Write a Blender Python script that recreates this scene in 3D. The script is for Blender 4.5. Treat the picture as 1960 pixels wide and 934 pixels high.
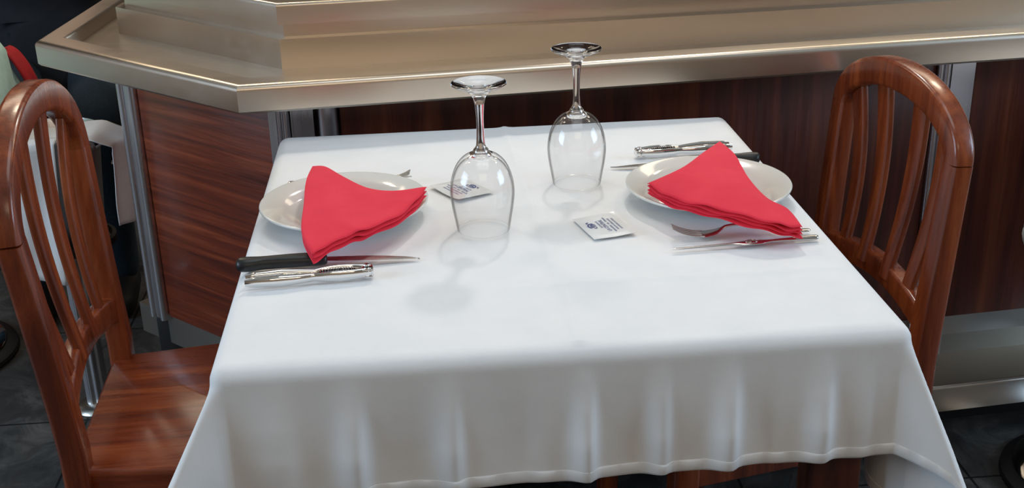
import bpy, bmesh, math, random
from math import sin, cos, pi, sqrt, radians, atan2, hypot
from mathutils import Vector, Matrix, noise

random.seed(7)
for o in list(bpy.data.objects):
    bpy.data.objects.remove(o, do_unlink=True)
SC = bpy.context.scene
COL = SC.collection

# ------------------------------------------------------------------ camera
F_PX, PITCH, YAW, ROLL = 2303.24, 0.39195, -0.07801, -0.02531
rt = Vector((cos(YAW), sin(YAW), 0))
fw = Vector((-sin(YAW) * cos(PITCH), cos(YAW) * cos(PITCH), -sin(PITCH)))
up = rt.cross(fw)
rt2 = rt * cos(ROLL) + up * sin(ROLL)
up2 = -rt * sin(ROLL) + up * cos(ROLL)
cam_data = bpy.data.cameras.new('camera')
cam = bpy.data.objects.new('camera', cam_data)
COL.objects.link(cam)
M = Matrix((rt2, up2, -fw)).transposed().to_4x4()
M.translation = (-0.13639, -1.43933, 1.31577)
cam.matrix_world = M
cam_data.sensor_width = 36.0
cam_data.lens = F_PX / 1960.0 * 36.0
cam_data.clip_start = 0.02
cam_data.dof.use_dof = False
SC.camera = cam

# ------------------------------------------------------------------ world, exposure
world = bpy.data.worlds.new('world')
SC.world = world
world.use_nodes = True
bg = world.node_tree.nodes['Background']
bg.inputs[0].default_value = (0.70, 0.80, 1.0, 1)
bg.inputs[1].default_value = 0.20
SC.view_settings.view_transform = 'Standard'
SC.view_settings.look = 'None'
SC.view_settings.gamma = 1.0
SC.view_settings.use_curve_mapping = False
SC.view_settings.exposure = -0.04


def area_light(name, loc, target, sx, sy, power, color, shape='RECTANGLE'):
    d = bpy.data.lights.new(name, 'AREA')
    d.shape = shape
    d.size = sx
    if shape in ('RECTANGLE', 'ELLIPSE'):
        d.size_y = sy
    d.energy = power
    d.color = color
    o = bpy.data.objects.new(name, d)
    COL.objects.link(o)
    o.location = loc
    o.rotation_euler = (Vector(target) - Vector(loc)).to_track_quat('-Z', 'Y').to_euler()
    return o


WARM = (1.0, 0.83, 0.62)
NEUT = (1.0, 0.95, 0.88)
COOL = (0.56, 0.77, 1.0)
# daylight through the street windows on the left and on the right of the dining room
area_light('window_light', (-3.35, -0.7, 1.75), (0, -0.2, 0.8), 1.6, 1.5, 62, COOL)
area_light('window_light', (3.35, -0.7, 1.75), (0, -0.2, 0.8), 1.6, 1.5, 58, COOL)
# ceiling lamps: the strong ones above the bar, soft panels over the room, and an added warm fill
area_light('bar_lamp', (0.42, 1.5, 2.45), (0, 0, 0.76), 0.16, 0.16, 12, NEUT, 'DISK')
area_light('bar_lamp', (-1.0, 1.7, 2.6), (0, 0.3, 0.76), 0.3, 0.3, 7, WARM, 'DISK')
area_light('bar_lamp', (1.6, 1.7, 2.6), (0.2, 0.3, 0.76), 0.3, 0.3, 7, WARM, 'DISK')
area_light('ceiling_lamp_or_fill', (0.1, -0.1, 2.66), (0.1, -0.1, 0), 1.2, 1.2, 10, (0.93, 0.97, 1.0))
area_light('ceiling_lamp_or_fill', (0.0, -2.7, 2.66), (0, -1.6, 0), 1.6, 1.0, 15, WARM)  # added warm fill behind the camera, brightens the front drop of the cloth
area_light('ceiling_lamp_or_fill', (-1.6, 2.6, 2.66), (-1.0, 1.8, 0), 1.0, 0.6, 8, WARM)
area_light('ceiling_lamp_or_fill', (1.4, 2.6, 2.66), (1.0, 1.8, 0), 1.0, 0.6, 8, WARM)


# ------------------------------------------------------------------ materials
def mat(name):
    m = bpy.data.materials.new(name)
    m.use_nodes = True
    nt = m.node_tree
    return m, nt, nt.nodes['Principled BSDF']


def setp(b, **k):
    al = dict(base='Base Color', rough='Roughness', metal='Metallic', spec='Specular IOR Level', trans='Transmission Weight',
              ior='IOR', coat='Coat Weight', coatr='Coat Roughness', aniso='Anisotropic', sheen='Sheen Weight',
              sheenr='Sheen Roughness', sss='Subsurface Weight')
    for a, v in k.items():
        if a == 'base':
            v = (v[0], v[1], v[2], 1)
        b.inputs[al[a]].default_value = v


def N(nt, t, **k):
    n = nt.nodes.new(t)
    for a, v in k.items():
        setattr(n, a, v)
    return n


def coords(nt, scale=(1, 1, 1), rot=(0, 0, 0), kind='Object'):
    tc = N(nt, 'ShaderNodeTexCoord')
    mp = N(nt, 'ShaderNodeMapping')
    nt.links.new(tc.outputs[kind], mp.inputs[0])
    mp.inputs['Scale'].default_value = scale
    mp.inputs['Rotation'].default_value = rot
    return mp.outputs[0]


def noise_tex(nt, vec, scale, detail=4, rough=0.55, dist=0.0):
    n = N(nt, 'ShaderNodeTexNoise')
    nt.links.new(vec, n.inputs['Vector'])
    n.inputs['Scale'].default_value = scale
    n.inputs['Detail'].default_value = detail
    n.inputs['Roughness'].default_value = rough
    n.inputs['Distortion'].default_value = dist
    return n.outputs[0]


def ramp(nt, fac, stops):
    r = N(nt, 'ShaderNodeValToRGB')
    nt.links.new(fac, r.inputs[0])
    e = r.color_ramp.elements
    while len(e) < len(stops):
        e.new(0.5)
    for i, (p, c) in enumerate(stops):
        e[i].position = p
        e[i].color = (c[0], c[1], c[2], 1) if len(c) == 3 else c
    return r.outputs[0]


def mapr(nt, fac, a, b, c, d):
    r = N(nt, 'ShaderNodeMapRange')
    nt.links.new(fac, r.inputs[0])
    for i, v in enumerate((a, b, c, d)):
        r.inputs[i + 1].default_value = v
    return r.outputs[0]


def bump(nt, b, h, strength=0.2, dist=0.001):
    n = N(nt, 'ShaderNodeBump')
    n.inputs['Strength'].default_value = strength
    n.inputs['Distance'].default_value = dist
    nt.links.new(h, n.inputs['Height'])
    nt.links.new(n.outputs[0], b.inputs['Normal'])
    return n


def wood(name, scale, dark, mid, light, rough=0.3, coat=0.35, wear=0.0, rot=(0, 0, 0), contrast=(0.33, 0.52, 0.72)):
    m, nt, b = mat(name)
    v = coords(nt, scale, rot)
    n1 = noise_tex(nt, v, 1.0, 8, 0.62, 0.6)
    c = ramp(nt, n1, [(contrast[0], dark), (contrast[1], mid), (contrast[2], light)])
    v2 = coords(nt, tuple(s * 4.5 for s in scale), rot)
    n2 = noise_tex(nt, v2, 1.0, 5, 0.6)
    mx = N(nt, 'ShaderNodeMix', data_type='RGBA', blend_type='MULTIPLY')
    mx.inputs[0].default_value = 0.28
    nt.links.new(c, mx.inputs[6])
    nt.links.new(ramp(nt, n2, [(0.3, (0.45, 0.4, 0.4)), (0.6, (1, 1, 1))]), mx.inputs[7])
    out = mx.outputs[2]
    if wear > 0:
        v3 = coords(nt, tuple(s * 2.2 + 6 for s in scale), rot)
        n3 = noise_tex(nt, v3, 1.3, 6, 0.7)
        f = ramp(nt, n3, [(0.66, (0, 0, 0)), (0.72, (wear, wear, wear))])
        m2 = N(nt, 'ShaderNodeMix', data_type='RGBA')
        nt.links.new(f, m2.inputs[0])
        nt.links.new(out, m2.inputs[6])
        m2.inputs[7].default_value = (0.50, 0.20, 0.075, 1)
        out = m2.outputs[2]
    nt.links.new(out, b.inputs['Base Color'])
    setp(b, coat=coat, coatr=0.16, spec=0.45)
    nt.links.new(mapr(nt, n2, 0.3, 0.7, rough * 0.8, rough * 1.35), b.inputs['Roughness'])
    bump(nt, b, n2, 0.12, 0.001)
    return m


def steel(name, base, rough=0.28, scale=(2, 2, 160), amt=0.07, aniso=0.5, blot=0.06):
    m, nt, b = mat(name)
    v = coords(nt, scale)
    n = noise_tex(nt, v, 1.0, 3, 0.6)
    v2 = coords(nt, (3, 3, 3))
    n2 = noise_tex(nt, v2, 2.0, 3, 0.6)
    a = N(nt, 'ShaderNodeMath', operation='ADD')
    nt.links.new(mapr(nt, n, 0.3, 0.7, rough - amt, rough + amt), a.inputs[0])
    nt.links.new(mapr(nt, n2, 0.3, 0.7, -blot, blot), a.inputs[1])
    nt.links.new(a.outputs[0], b.inputs['Roughness'])
    setp(b, base=base, metal=1.0)
    return m


MT = {}
MT['chair'] = wood('chair_wood', (30, 30, 3), (0.105, 0.018, 0.006), (0.225, 0.043, 0.011), (0.37, 0.088, 0.022), 0.28, 0.45, 0.25)
MT['seat'] = wood('seat_wood', (3, 30, 30), (0.12, 0.019, 0.006), (0.22, 0.040, 0.011), (0.34, 0.080, 0.020), 0.28, 0.45, 0.25)
MT['panel_left'] = wood('facet_panel_wood', (2.2, 2.2, 60), (0.085, 0.013, 0.006), (0.19, 0.030, 0.010), (0.34, 0.070, 0.024), 0.33, 0.3, 0.12, rot=(0, radians(7), 0))
MT['panel'] = wood('front_panel_wood', (22, 22, 1.2), (0.040, 0.007, 0.004), (0.095, 0.018, 0.008), (0.20, 0.050, 0.020), 0.42, 0.06, 0.08)
MT['table_wood'] = wood('table_wood', (26, 26, 4), (0.03, 0.008, 0.005), (0.08, 0.018, 0.01), (0.14, 0.035, 0.016), 0.35, 0.3)
MT['steel'] = steel('brushed_steel', (0.68, 0.60, 0.51), 0.30, (1.0, 50, 50), 0.016, 0.4, 0.008)
MT['steel_post'] = steel('post_steel', (0.68, 0.67, 0.70), 0.32, (140, 140, 1.5), 0.04, 0.3, 0.03)
MT['steel_kick'] = steel('kick_steel', (0.60, 0.57, 0.52), 0.30, (1.0, 40, 40), 0.012, 0.4, 0.01)
MT['chrome'] = steel('polished_chrome', (0.80, 0.80, 0.80), 0.09, (30, 30, 30), 0.02, 0, 0.02)
MT['cutlery'] = steel('cutlery_steel', (0.62, 0.61, 0.60), 0.17, (60, 60, 60), 0.03, 0, 0.03)
MT['blade'] = steel('blade_steel', (0.40, 0.38, 0.37), 0.30, (40, 300, 40), 0.05, 0, 0.04)

m, nt, b = mat('porcelain')
setp(b, base=(0.75, 0.75, 0.705), rough=0.12, coat=0.5, coatr=0.05)
n = noise_tex(nt, coords(nt, (8, 8, 8)), 3, 2)
nt.links.new(mapr(nt, n, 0.3, 0.7, 0.10, 0.17), b.inputs['Roughness'])
MT['china'] = m

m, nt, b = mat('white_cotton')
v = coords(nt, (900, 900, 900))
w1 = N(nt, 'ShaderNodeTexWave', wave_type='BANDS', bands_direction='X')
w1.inputs['Scale'].default_value = 0.35
nt.links.new(v, w1.inputs[0])
n1 = noise_tex(nt, coords(nt, (6, 6, 6)), 3, 5)
setp(b, base=(0.83, 0.84, 0.85), rough=0.72, spec=0.25, sheen=0.25)
nt.links.new(ramp(nt, n1, [(0.3, (0.80, 0.81, 0.82)), (0.7, (0.85, 0.855, 0.86))]), b.inputs['Base Color'])
bump(nt, b, n1, 0.25, 0.004)
MT['cloth'] = m

m, nt, b = mat('red_cotton')
n1 = noise_tex(nt, coords(nt, (500, 500, 500)), 1.5, 3)
n2 = noise_tex(nt, coords(nt, (12, 12, 12)), 2, 3)
nt.links.new(ramp(nt, n2, [(0.3, (0.76, 0.028, 0.058)), (0.7, (0.83, 0.038, 0.070))]), b.inputs['Base Color'])
setp(b, rough=0.8, spec=0.15, sheen=0.08)
bump(nt, b, n1, 0.3, 0.0006)
MT['red'] = m

m, nt, b = mat('clear_glass')
setp(b, base=(1, 1, 1), rough=0.0, trans=1.0, ior=1.47)
n1 = noise_tex(nt, coords(nt, (20, 20, 20)), 2, 2)
nt.links.new(mapr(nt, n1, 0.3, 0.7, 0.0, 0.004), b.inputs['Roughness'])
MT['glass'] = m

# thin blown wall of the bowl: clear with Fresnel sheen
m = bpy.data.materials.new('thin_glass')
m.use_nodes = True
nt = m.node_tree
nt.nodes.remove(nt.nodes['Principled BSDF'])
outn = nt.nodes['Material Output']
n1 = noise_tex(nt, coords(nt, (20, 20, 20)), 2, 2)
gl = N(nt, 'ShaderNodeBsdfGlossy')
nt.links.new(mapr(nt, n1, 0.3, 0.7, 0.01, 0.02), gl.inputs['Roughness'])
tr = N(nt, 'ShaderNodeBsdfTransparent')
fc = N(nt, 'ShaderNodeLayerWeight'); fc.inputs[0].default_value = 0.5
nt.links.new(ramp(nt, fc.outputs['Facing'], [(0.0, (0.99, 0.99, 0.99)), (0.62, (0.985, 0.985, 0.985)), (0.97, (0.36, 0.34, 0.33))]), tr.inputs[0])
lwo = ramp(nt, fc.outputs['Facing'], [(0.0, (0.03, 0.03, 0.03)), (0.55, (0.07, 0.07, 0.07)), (0.85, (0.28, 0.28, 0.28)), (1.0, (0.8, 0.8, 0.8))])
mxs = N(nt, 'ShaderNodeMixShader')
nt.links.new(lwo, mxs.inputs[0]); nt.links.new(tr.outputs[0], mxs.inputs[1]); nt.links.new(gl.outputs[0], mxs.inputs[2])
nt.links.new(mxs.outputs[0], outn.inputs[0])
MT['thin'] = m

m, nt, b = mat('black_plastic')
n1 = noise_tex(nt, coords(nt, (900, 900, 900)), 1, 2)
setp(b, base=(0.012, 0.012, 0.013), rough=0.38)
bump(nt, b, n1, 0.25, 0.0003)
MT['black'] = m

m, nt, b = mat('black_rubber')
n1 = noise_tex(nt, coords(nt, (200, 200, 200)), 1, 2)
setp(b, base=(0.010, 0.010, 0.011), rough=0.55)
bump(nt, b, n1, 0.2, 0.0004)
MT['rubber'] = m

m, nt, b = mat('glossy_paper')
n1 = noise_tex(nt, coords(nt, (60, 60, 60)), 1, 3)
setp(b, base=(0.84, 0.85, 0.85), rough=0.25, coat=0.4, coatr=0.12)
bump(nt, b, n1, 0.35, 0.0012)
MT['paper'] = m

m, nt, b = mat('blue_ink')
n1 = noise_tex(nt, coords(nt, (300, 300, 300)), 1, 3)
nt.links.new(ramp(nt, n1, [(0.3, (0.035, 0.055, 0.20)), (0.7, (0.08, 0.11, 0.30))]), b.inputs['Base Color'])
setp(b, rough=0.4)
MT['ink'] = m

m, nt, b = mat('slate_tiles')
v = coords(nt, (1, 1, 1))
br = N(nt, 'ShaderNodeTexBrick')
nt.links.new(v, br.inputs[0])
br.offset = 0.0
br.inputs['Scale'].default_value = 1.0
br.inputs['Brick Width'].default_value = 0.44
br.inputs['Row Height'].default_value = 0.44
br.inputs['Mortar Size'].default_value = 0.0028
br.inputs['Mortar Smooth'].default_value = 0.1
n1 = noise_tex(nt, coords(nt, (3.2, 3.2, 3.2), (0, 0, 0.6)), 2.2, 10, 0.72, 1.2)
c = ramp(nt, n1, [(0.30, (0.024, 0.025, 0.026)), (0.52, (0.060, 0.060, 0.059)), (0.72, (0.15, 0.145, 0.138))])
mx = N(nt, 'ShaderNodeMix', data_type='RGBA')
nt.links.new(br.outputs['Fac'], mx.inputs[0])
nt.links.new(c, mx.inputs[6])
mx.inputs[7].default_value = (0.008, 0.008, 0.008, 1)
nt.links.new(mx.outputs[2], b.inputs['Base Color'])
nt.links.new(mapr(nt, n1, 0.3, 0.7, 0.36, 0.6), b.inputs['Roughness'])
bump(nt, b, n1, 0.6, 0.006)
MT['slate'] = m


def plain(name, col, rough=0.8, var=0.12, scale=4, **k):
    m, nt, b = mat(name)
    n1 = noise_tex(nt, coords(nt, (scale, scale, scale)), 2, 5)
    lo = tuple(c * (1 - var) for c in col)
    hi = tuple(min(1, c * (1 + var)) for c in col)
    nt.links.new(ramp(nt, n1, [(0.3, lo), (0.7, hi)]), b.inputs['Base Color'])
    setp(b, rough=rough, **k)
    return m


MT['ceiling'] = plain('ceiling_plaster', (0.74, 0.68, 0.58))
MT['wall'] = plain('wall_plaster', (0.62, 0.44, 0.30))
MT['wall_dark'] = plain('dark_wood_wall', (0.05, 0.028, 0.02), 0.5)
MT['denim'] = plain('dark_denim', (0.008, 0.022, 0.038), 0.85, 0.25, 60)
MT['denim_seam'] = plain('denim_stitching', (0.09, 0.12, 0.15), 0.8, 0.1, 80)
MT['jacket'] = plain('black_jacket', (0.004, 0.005, 0.009), 0.85, 0.2, 30)
MT['mint'] = plain('mint_cotton', (0.42, 0.60, 0.52), 0.8, 0.06, 30)
MT['darkred'] = plain('dark_red_cotton', (0.38, 0.006, 0.010), 0.8, 0.1, 30)
MT['skin'] = plain('skin', (0.55, 0.33, 0.24), 0.5, 0.06, 30)
MT['hair'] = plain('brown_hair', (0.035, 0.020, 0.012), 0.6, 0.3, 60)
MT['frame'] = plain('white_window_frame', (0.75, 0.75, 0.73), 0.5)

# ------------------------------------------------------------------ mesh helpers


def smooth(bm, ang=40):
    for f in bm.faces:
        f.smooth = True
    lim = radians(ang)
    for e in bm.edges:
        if len(e.link_faces) == 2:
            e.smooth = e.calc_face_angle(0) < lim
        else:
            e.smooth = True


def obj(name, bm, m, parent=None, sharp=40, recalc=True):
    if recalc:
        bmesh.ops.recalc_face_normals(bm, faces=bm.faces)
    smooth(bm, sharp)
    me = bpy.data.meshes.new(name)
    bm.to_mesh(me)
    bm.free()
    me.materials.append(m)
    o = bpy.data.objects.new(name, me)
    COL.objects.link(o)
    if parent:
        o.parent = parent
    return o


def tag(o, label=None, cat=None, group=None, kind=None):
    for k, v in (('label', label), ('category', cat), ('group', group), ('kind', kind)):
        if v:
            o[k] = v
    return o


def thing(name, label, cat, loc=(0, 0, 0), rz=0.0, group=None):
    o = bpy.data.objects.new(name, None)
    COL.objects.link(o)
    o.empty_display_size = 0.05
    o.location = loc
    o.rotation_euler = (0, 0, rz)
    return tag(o, label, cat, group)


def struct(name, bm, m, sharp=40):
    o = obj(name, bm, m, None, sharp)
    o['kind'] = 'structure'
    return o


def box(bm, x0, x1, y0, y1, z0, z1, bev=0.0, seg=2, mtx=None):
    r = bmesh.ops.create_cube(bm, size=1.0)
    vs = r['verts']
    for v in vs:
        v.co = Vector((x0 + (v.co.x + .5) * (x1 - x0), y0 + (v.co.y + .5) * (y1 - y0), z0 + (v.co.z + .5) * (z1 - z0)))
        if mtx:
            v.co = mtx @ v.co
    if bev > 0:
        es = list({e for v in vs for e in v.link_edges})
        bmesh.ops.bevel(bm, geom=es, offset=bev, segments=seg, affect='EDGES', profile=0.5)
    return bm


def lathe(bm, prof, n=64, mtx=None, closed=False):
    rings = []
    for (r, z) in prof:
        if r < 1e-6:
            p = Vector((0, 0, z))
            rings.append([bm.verts.new(mtx @ p if mtx else p)])
        else:
            ring = []
            for i in range(n):
                a = 2 * pi * i / n
                p = Vector((r * cos(a), r * sin(a), z))
                ring.append(bm.verts.new(mtx @ p if mtx else p))
            rings.append(ring)
    pairs = list(zip(rings[:-1], rings[1:]))
    if closed:
        pairs.append((rings[-1], rings[0]))
    for a, b in pairs:
        if len(a) == 1 and len(b) == 1:
            continue
        for i in range(n):
            j = (i + 1) % n
            if len(a) == 1:
                bm.faces.new((a[0], b[j], b[i]))
            elif len(b) == 1:
                bm.faces.new((a[i], a[j], b[0]))
            else:
                bm.faces.new((a[i], a[j], b[j], b[i]))
    return bm


def rrect(w, h, r=0.006, n=3):
    pts = []
    for cx, cy, a0 in ((w / 2 - r, h / 2 - r, 0), (-w / 2 + r, h / 2 - r, 90), (-w / 2 + r, -h / 2 + r, 180), (w / 2 - r, -h / 2 + r, 270)):
        for i in range(n + 1):
            a = radians(a0 + 90 * i / n)
            pts.append((cx + r * cos(a), cy + r * sin(a)))
    return pts


def sweep(bm, path, side, secs, cap=True):
    """path: points; side: fixed 'depth' axis (or list of them); secs: section pts (u across, v along side) or a list of them"""
    n = len(path)
    rings = []
    for i, p in enumerate(path):
        p = Vector(p)
        t = (Vector(path[min(i + 1, n - 1)]) - Vector(path[max(i - 1, 0)])).normalized()
        s = Vector(side[i] if isinstance(side, list) else side)
        s = (s - t * s.dot(t)).normalized()
        u = s.cross(t)
        sec = secs[i] if isinstance(secs[0], list) else secs
        rings.append([bm.verts.new(p + u * a + s * b_) for a, b_ in sec])
    k = len(rings[0])
    for a, b_ in zip(rings[:-1], rings[1:]):
        for i in range(k):
            j = (i + 1) % k
            bm.faces.new((a[i], a[j], b_[j], b_[i]))
    if cap:
        bm.faces.new(rings[0][::-1])
        bm.faces.new(rings[-1])
    return bm


def circ(r, n=14, ry=None):
    return [(r * cos(2 * pi * i / n), (ry or r) * sin(2 * pi * i / n)) for i in range(n)]


def spline(pts, n=12):
    """Catmull-Rom through pts (tuples)"""
    P = [Vector(p) for p in pts]
    out = []
    for i in range(len(P) - 1):
        p0 = P[max(i - 1, 0)]
        p1, p2 = P[i], P[i + 1]
        p3 = P[min(i + 2, len(P) - 1)]
        for k in range(n):
            t = k / n
            out.append(0.5 * ((2 * p1) + (p2 - p0) * t + (2 * p0 - 5 * p1 + 4 * p2 - p3) * t * t + (3 * p1 - p0 - 3 * p2 + p3) * t ** 3))
    out.append(P[-1])
    return out


def interp(tab, x):
    for (a, va), (b_, vb) in zip(tab[:-1], tab[1:]):
        if x <= b_:
            t = (x - a) / (b_ - a) if b_ > a else 0
            t = max(0, min(1, t))
            return va + (vb - va) * t
    return tab[-1][1]


def copy_tree(o, parent=None):
    c = o.copy()
    COL.objects.link(c)
    if parent:
        c.parent = parent
    for ch in list(o.children):
        copy_tree(ch, c)
    return c


# ------------------------------------------------------------------ room shell
bm = bmesh.new(); box(bm, -3.6, 3.6, -4.0, 3.7, -0.08, 0.0); struct('floor', bm, MT['slate'])
bm = bmesh.new(); box(bm, -3.6, 3.6, -4.0, 3.7, 2.75, 2.83); struct('ceiling', bm, MT['ceiling'])
bm = bmesh.new(); box(bm, -3.6, 3.6, 3.6, 3.7, 0, 2.75); struct('wall_back', bm, MT['wall_dark'])
bm = bmesh.new(); box(bm, -3.6, 3.6, -4.1, -4.0, 0, 2.75); struct('wall_front', bm, MT['wall'])


def wall_with_window(name, x0, x1, y0, y1, wy0, wy1, wz0, wz1, n):
    bm = bmesh.new()
    box(bm, x0, x1, y0, wy0, 0, 2.75)
    box(bm, x0, x1, wy1, y1, 0, 2.75)
    box(bm, x0, x1, wy0, wy1, 0, wz0)
    box(bm, x0, x1, wy0, wy1, wz1, 2.75)
    struct(name, bm, MT['wall'])
    bm = bmesh.new()
    t = 0.05
    xm = (x0 + x1) / 2
    box(bm, xm - .03, xm + .03, wy0, wy0 + t, wz0, wz1, .004)
    box(bm, xm - .03, xm + .03, wy1 - t, wy1, wz0, wz1, .004)
    box(bm, xm - .03, xm + .03, wy0 + t, wy1 - t, wz0, wz0 + t, .004)
    box(bm, xm - .03, xm + .03, wy0 + t, wy1 - t, wz1 - t, wz1, .004)
    box(bm, xm - .02, xm + .02, (wy0 + wy1) / 2 - .02, (wy0 + wy1) / 2 + .02, wz0 + t, wz1 - t, .004)
    struct('window_%d' % n, bm, MT['frame'])


wall_with_window('wall_left', -3.7, -3.6, -4.0, 3.7, -1.9, 0.1, 0.9, 2.4, 1)
wall_with_window('wall_right', 3.6, 3.7, -4.0, 3.7, -2.0, 0.0, 0.9, 2.4, 2)

# ------------------------------------------------------------------ bar
PB = Vector((-0.405, 0.344))
PA = Vector((-0.803, 0.725))
PC = Vector((-0.742, 1.50))
PE = Vector((2.30, 0.586))
PLAN = [PC, PA, PB, PE]


def nrm(a, b_):
    d = (b_ - a).normalized()
    return Vector((-d.y, d.x))


def off(poly, o):
    ns = [nrm(a, b_) for a, b_ in zip(poly[:-1], poly[1:])]
    out = [poly[0] + ns[0] * o]
    for i in range(1, len(poly) - 1):
        m_ = (ns[i - 1] + ns[i])
        m_ = m_ / m_.dot(ns[i])
        out.append(poly[i] + m_ * o)
    out.append(poly[-1] + ns[-1] * o)
    return out


def plan_sweep(bm, poly, prof, closed=True):
    """extrude the profile [(offset inward, z)] along a plan polyline with mitred corners"""
    cols = []
    for (o, z) in prof:
        cols.append([bm.verts.new((p.x, p.y, z)) for p in off(poly, o)])
    k = len(prof)
    rng = range(k if closed else k - 1)
    for i in rng:
        a, b_ = cols[i], cols[(i + 1) % k]
        for j in range(len(poly) - 1):
            bm.faces.new((a[j], a[j + 1], b_[j + 1], b_[j]))
    if closed:
        bm.faces.new([c_[0] for c_ in cols])
        bm.faces.new([c_[-1] for c_ in cols][::-1])
    return bm


def arc_prof(cx, cz, r, a0, a1, n=6):
    return [(cx + r * cos(radians(a0 + (a1 - a0) * i / n)), cz + r * sin(radians(a0 + (a1 - a0) * i / n))) for i in range(n + 1)]


bar = thing('bar_counter', 'long bar with brushed steel top and dark red wooden panels behind the table', 'bar counter', (0, 0, 0))
ZT = 0.856
prof = [(0.004, 0.811), (0.0, 0.815)] + arc_prof(0.010, ZT - 0.010, 0.010, 180, 90, 7) + [(0.044, ZT)] + arc_prof(0.044, ZT - 0.004, 0.004, 90, 0, 3) + \
    [(0.050, ZT - 0.024), (0.30, ZT - 0.024), (0.30, 0.800), (0.12, 0.800), (0.10, 0.816), (0.020, 0.816), (0.010, 0.811)]
bm = bmesh.new(); plan_sweep(bm, PLAN, prof)
obj('steel_countertop', bm, MT['steel'], bar, 30)
# raised tier
TP = [Vector((-0.60, 1.50)), Vector((-0.690, 0.872)), Vector((-0.355, 0.533)), Vector((2.30, 0.726))]
prof = [(0, 0.800), (0, 0.882), (0.016, 0.883), (0.016, 0.905), (-0.001, 0.906)] + arc_prof(0.005, 0.935, 0.006, 180, 90, 4) + [(0.42, 0.941), (0.42, 0.80)]
bm = bmesh.new(); plan_sweep(bm, TP, prof)
obj('raised_shelf', bm, MT['steel'], bar, 30)

# wooden panels (inset 0.12)
BP = off(PLAN, 0.12)


def panel(name, a, b_, z0, z1, m, inset=0.0, th=0.02):
    d = (b_ - a).normalized()
    nn = Vector((-d.y, d.x))
    L = (b_ - a).length
    bm = bmesh.new()
    box(bm, 0, L, 0, th, 0, z1 - z0, 0.003)
    o = obj(name, bm, m, bar)
    p = a + nn * inset
    o.location = (p.x, p.y, z0)
    o.rotation_euler = (0, 0, atan2(d.y, d.x))
    return o


dAB = (BP[2] - BP[1]).normalized()
dBE = (BP[3] - BP[2]).normalized()
LAB = (BP[2] - BP[1]).length
panel('wooden_panel', BP[1] + dAB * 0.050, BP[1] + dAB * (LAB - 0.022), 0.300, 0.805, MT['panel_left'])
S0 = 0.098
S1 = 1.147
panel('wooden_panel', BP[2] + dBE * S0, BP[2] + dBE * S1, 0.277, 0.805, MT['panel'])
panel('wooden_panel', BP[2] + dBE * (S1 + 0.075), BP[3], 0.277, 0.805, MT['panel'])
pe = panel('end_panel', BP[0], BP[1] + (BP[0] - BP[1]).normalized() * 0.03, 0.300, 0.805, MT['panel_left'])


# fluted steel posts : section polyline along the front direction with outward bulges
def post(a, d, segs, z0, z1, name='steel_post'):
    """segs: list of ('flat'|'rib', width)"""
    nn = Vector((d.y, -d.x))     # outward
    pts = []
    s = 0.0
    for kind, w in segs:
        if kind == 'flat':
            pts += [(s + 0.0008, 0.0), (s + 0.0008, 0.006), (s + w - 0.0008, 0.006), (s + w - 0.0008, 0.0)]
        else:
            for i in range(9):
                t = pi * (1 - i / 8)
                pts.append((s + w / 2 + (w / 2 - 0.0006) * cos(t), 0.003 + w * 0.5 * sin(t)))
        s += w
    pts += [(s, -0.02), (0, -0.02)]
    bm = bmesh.new()
    lo, hi = [], []
    for (u, v) in pts:
        p = a + d * u + nn * v
        lo.append(bm.verts.new((p.x, p.y, z0)))
        hi.append(bm.verts.new((p.x, p.y, z1)))
    n = len(pts)
    for i in range(n):
        j = (i + 1) % n
        bm.faces.new((lo[i], lo[j], hi[j], hi[i]))
    bm.faces.new(lo[::-1])
    bm.faces.new(hi)
    return obj(name, bm, MT['steel_post'], bar, 35)


post(BP[1] - dAB * 0.002, dAB, [('rib', 0.018), ('flat', 0.014), ('rib', 0.018)], 0.292, 0.808)
post(BP[1] + dAB * (LAB - 0.020), dAB, [('flat', 0.020)], 0.292, 0.808)
post(BP[2] + dBE * -0.004, dBE, [('rib', 0.009), ('rib', 0.013), ('flat', 0.004), ('flat', 0.034)], 0.277, 0.808)
bm = bmesh.new(); lathe(bm, [(0, 0.277), (0.017, 0.277), (0.017, 0.808), (0, 0.808)], 24)
rp = obj('round_post', bm, MT['steel_post'], bar)
q = BP[2] + dBE * 0.078 + Vector((dBE.y, -dBE.x)) * -0.006
rp.location = (q.x, q.y, 0)
post(BP[2] + dBE * S1, dBE, [('rib', 0.012), ('rib', 0.014), ('flat', 0.046)], 0.200, 0.808)

# kick plate, step, plinth
bm = bmesh.new()
plan_sweep(bm, PLAN[1:], [(0.126, 0.300), (0.126, 0.236), (0.150, 0.232), (0.185, 0.160), (0.24, 0.160), (0.24, 0.300)])
obj('kick_plate', bm, MT['steel_kick'], bar, 30)
bm = bmesh.new()
plan_sweep(bm, PLAN[1:], [(0.060, 0.104), (0.060, 0.152)] + arc_prof(0.068, 0.152, 0.008, 180, 90, 4)[1:] + [(0.215, 0.160), (0.215, 0.104)])
obj('foot_step', bm, MT['steel_kick'], bar, 30)
bm = bmesh.new()
plan_sweep(bm, PLAN[1:], [(0.19, 0.0), (0.19, 0.104), (0.26, 0.104), (0.26, 0.0)])
obj('plinth', bm, MT['rubber'], bar, 30)
bm = bmesh.new()
plan_sweep(bm, PLAN, [(0.145, 0.26), (0.145, 0.80), (0.50, 0.80), (0.50, 0.26)])
obj('carcass', bm, MT['wall_dark'], bar, 30)
bm = bmesh.new()
w = BP[1] + dAB * 0.02 + nrm(BP[1], BP[2]) * 0.02
box(bm, w.x - .022, w.x + .035, w.y - .02, w.y + .03, 0.160, 0.292, 0.003)
obj('levelling_foot', bm, MT['rubber'], bar)

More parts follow.
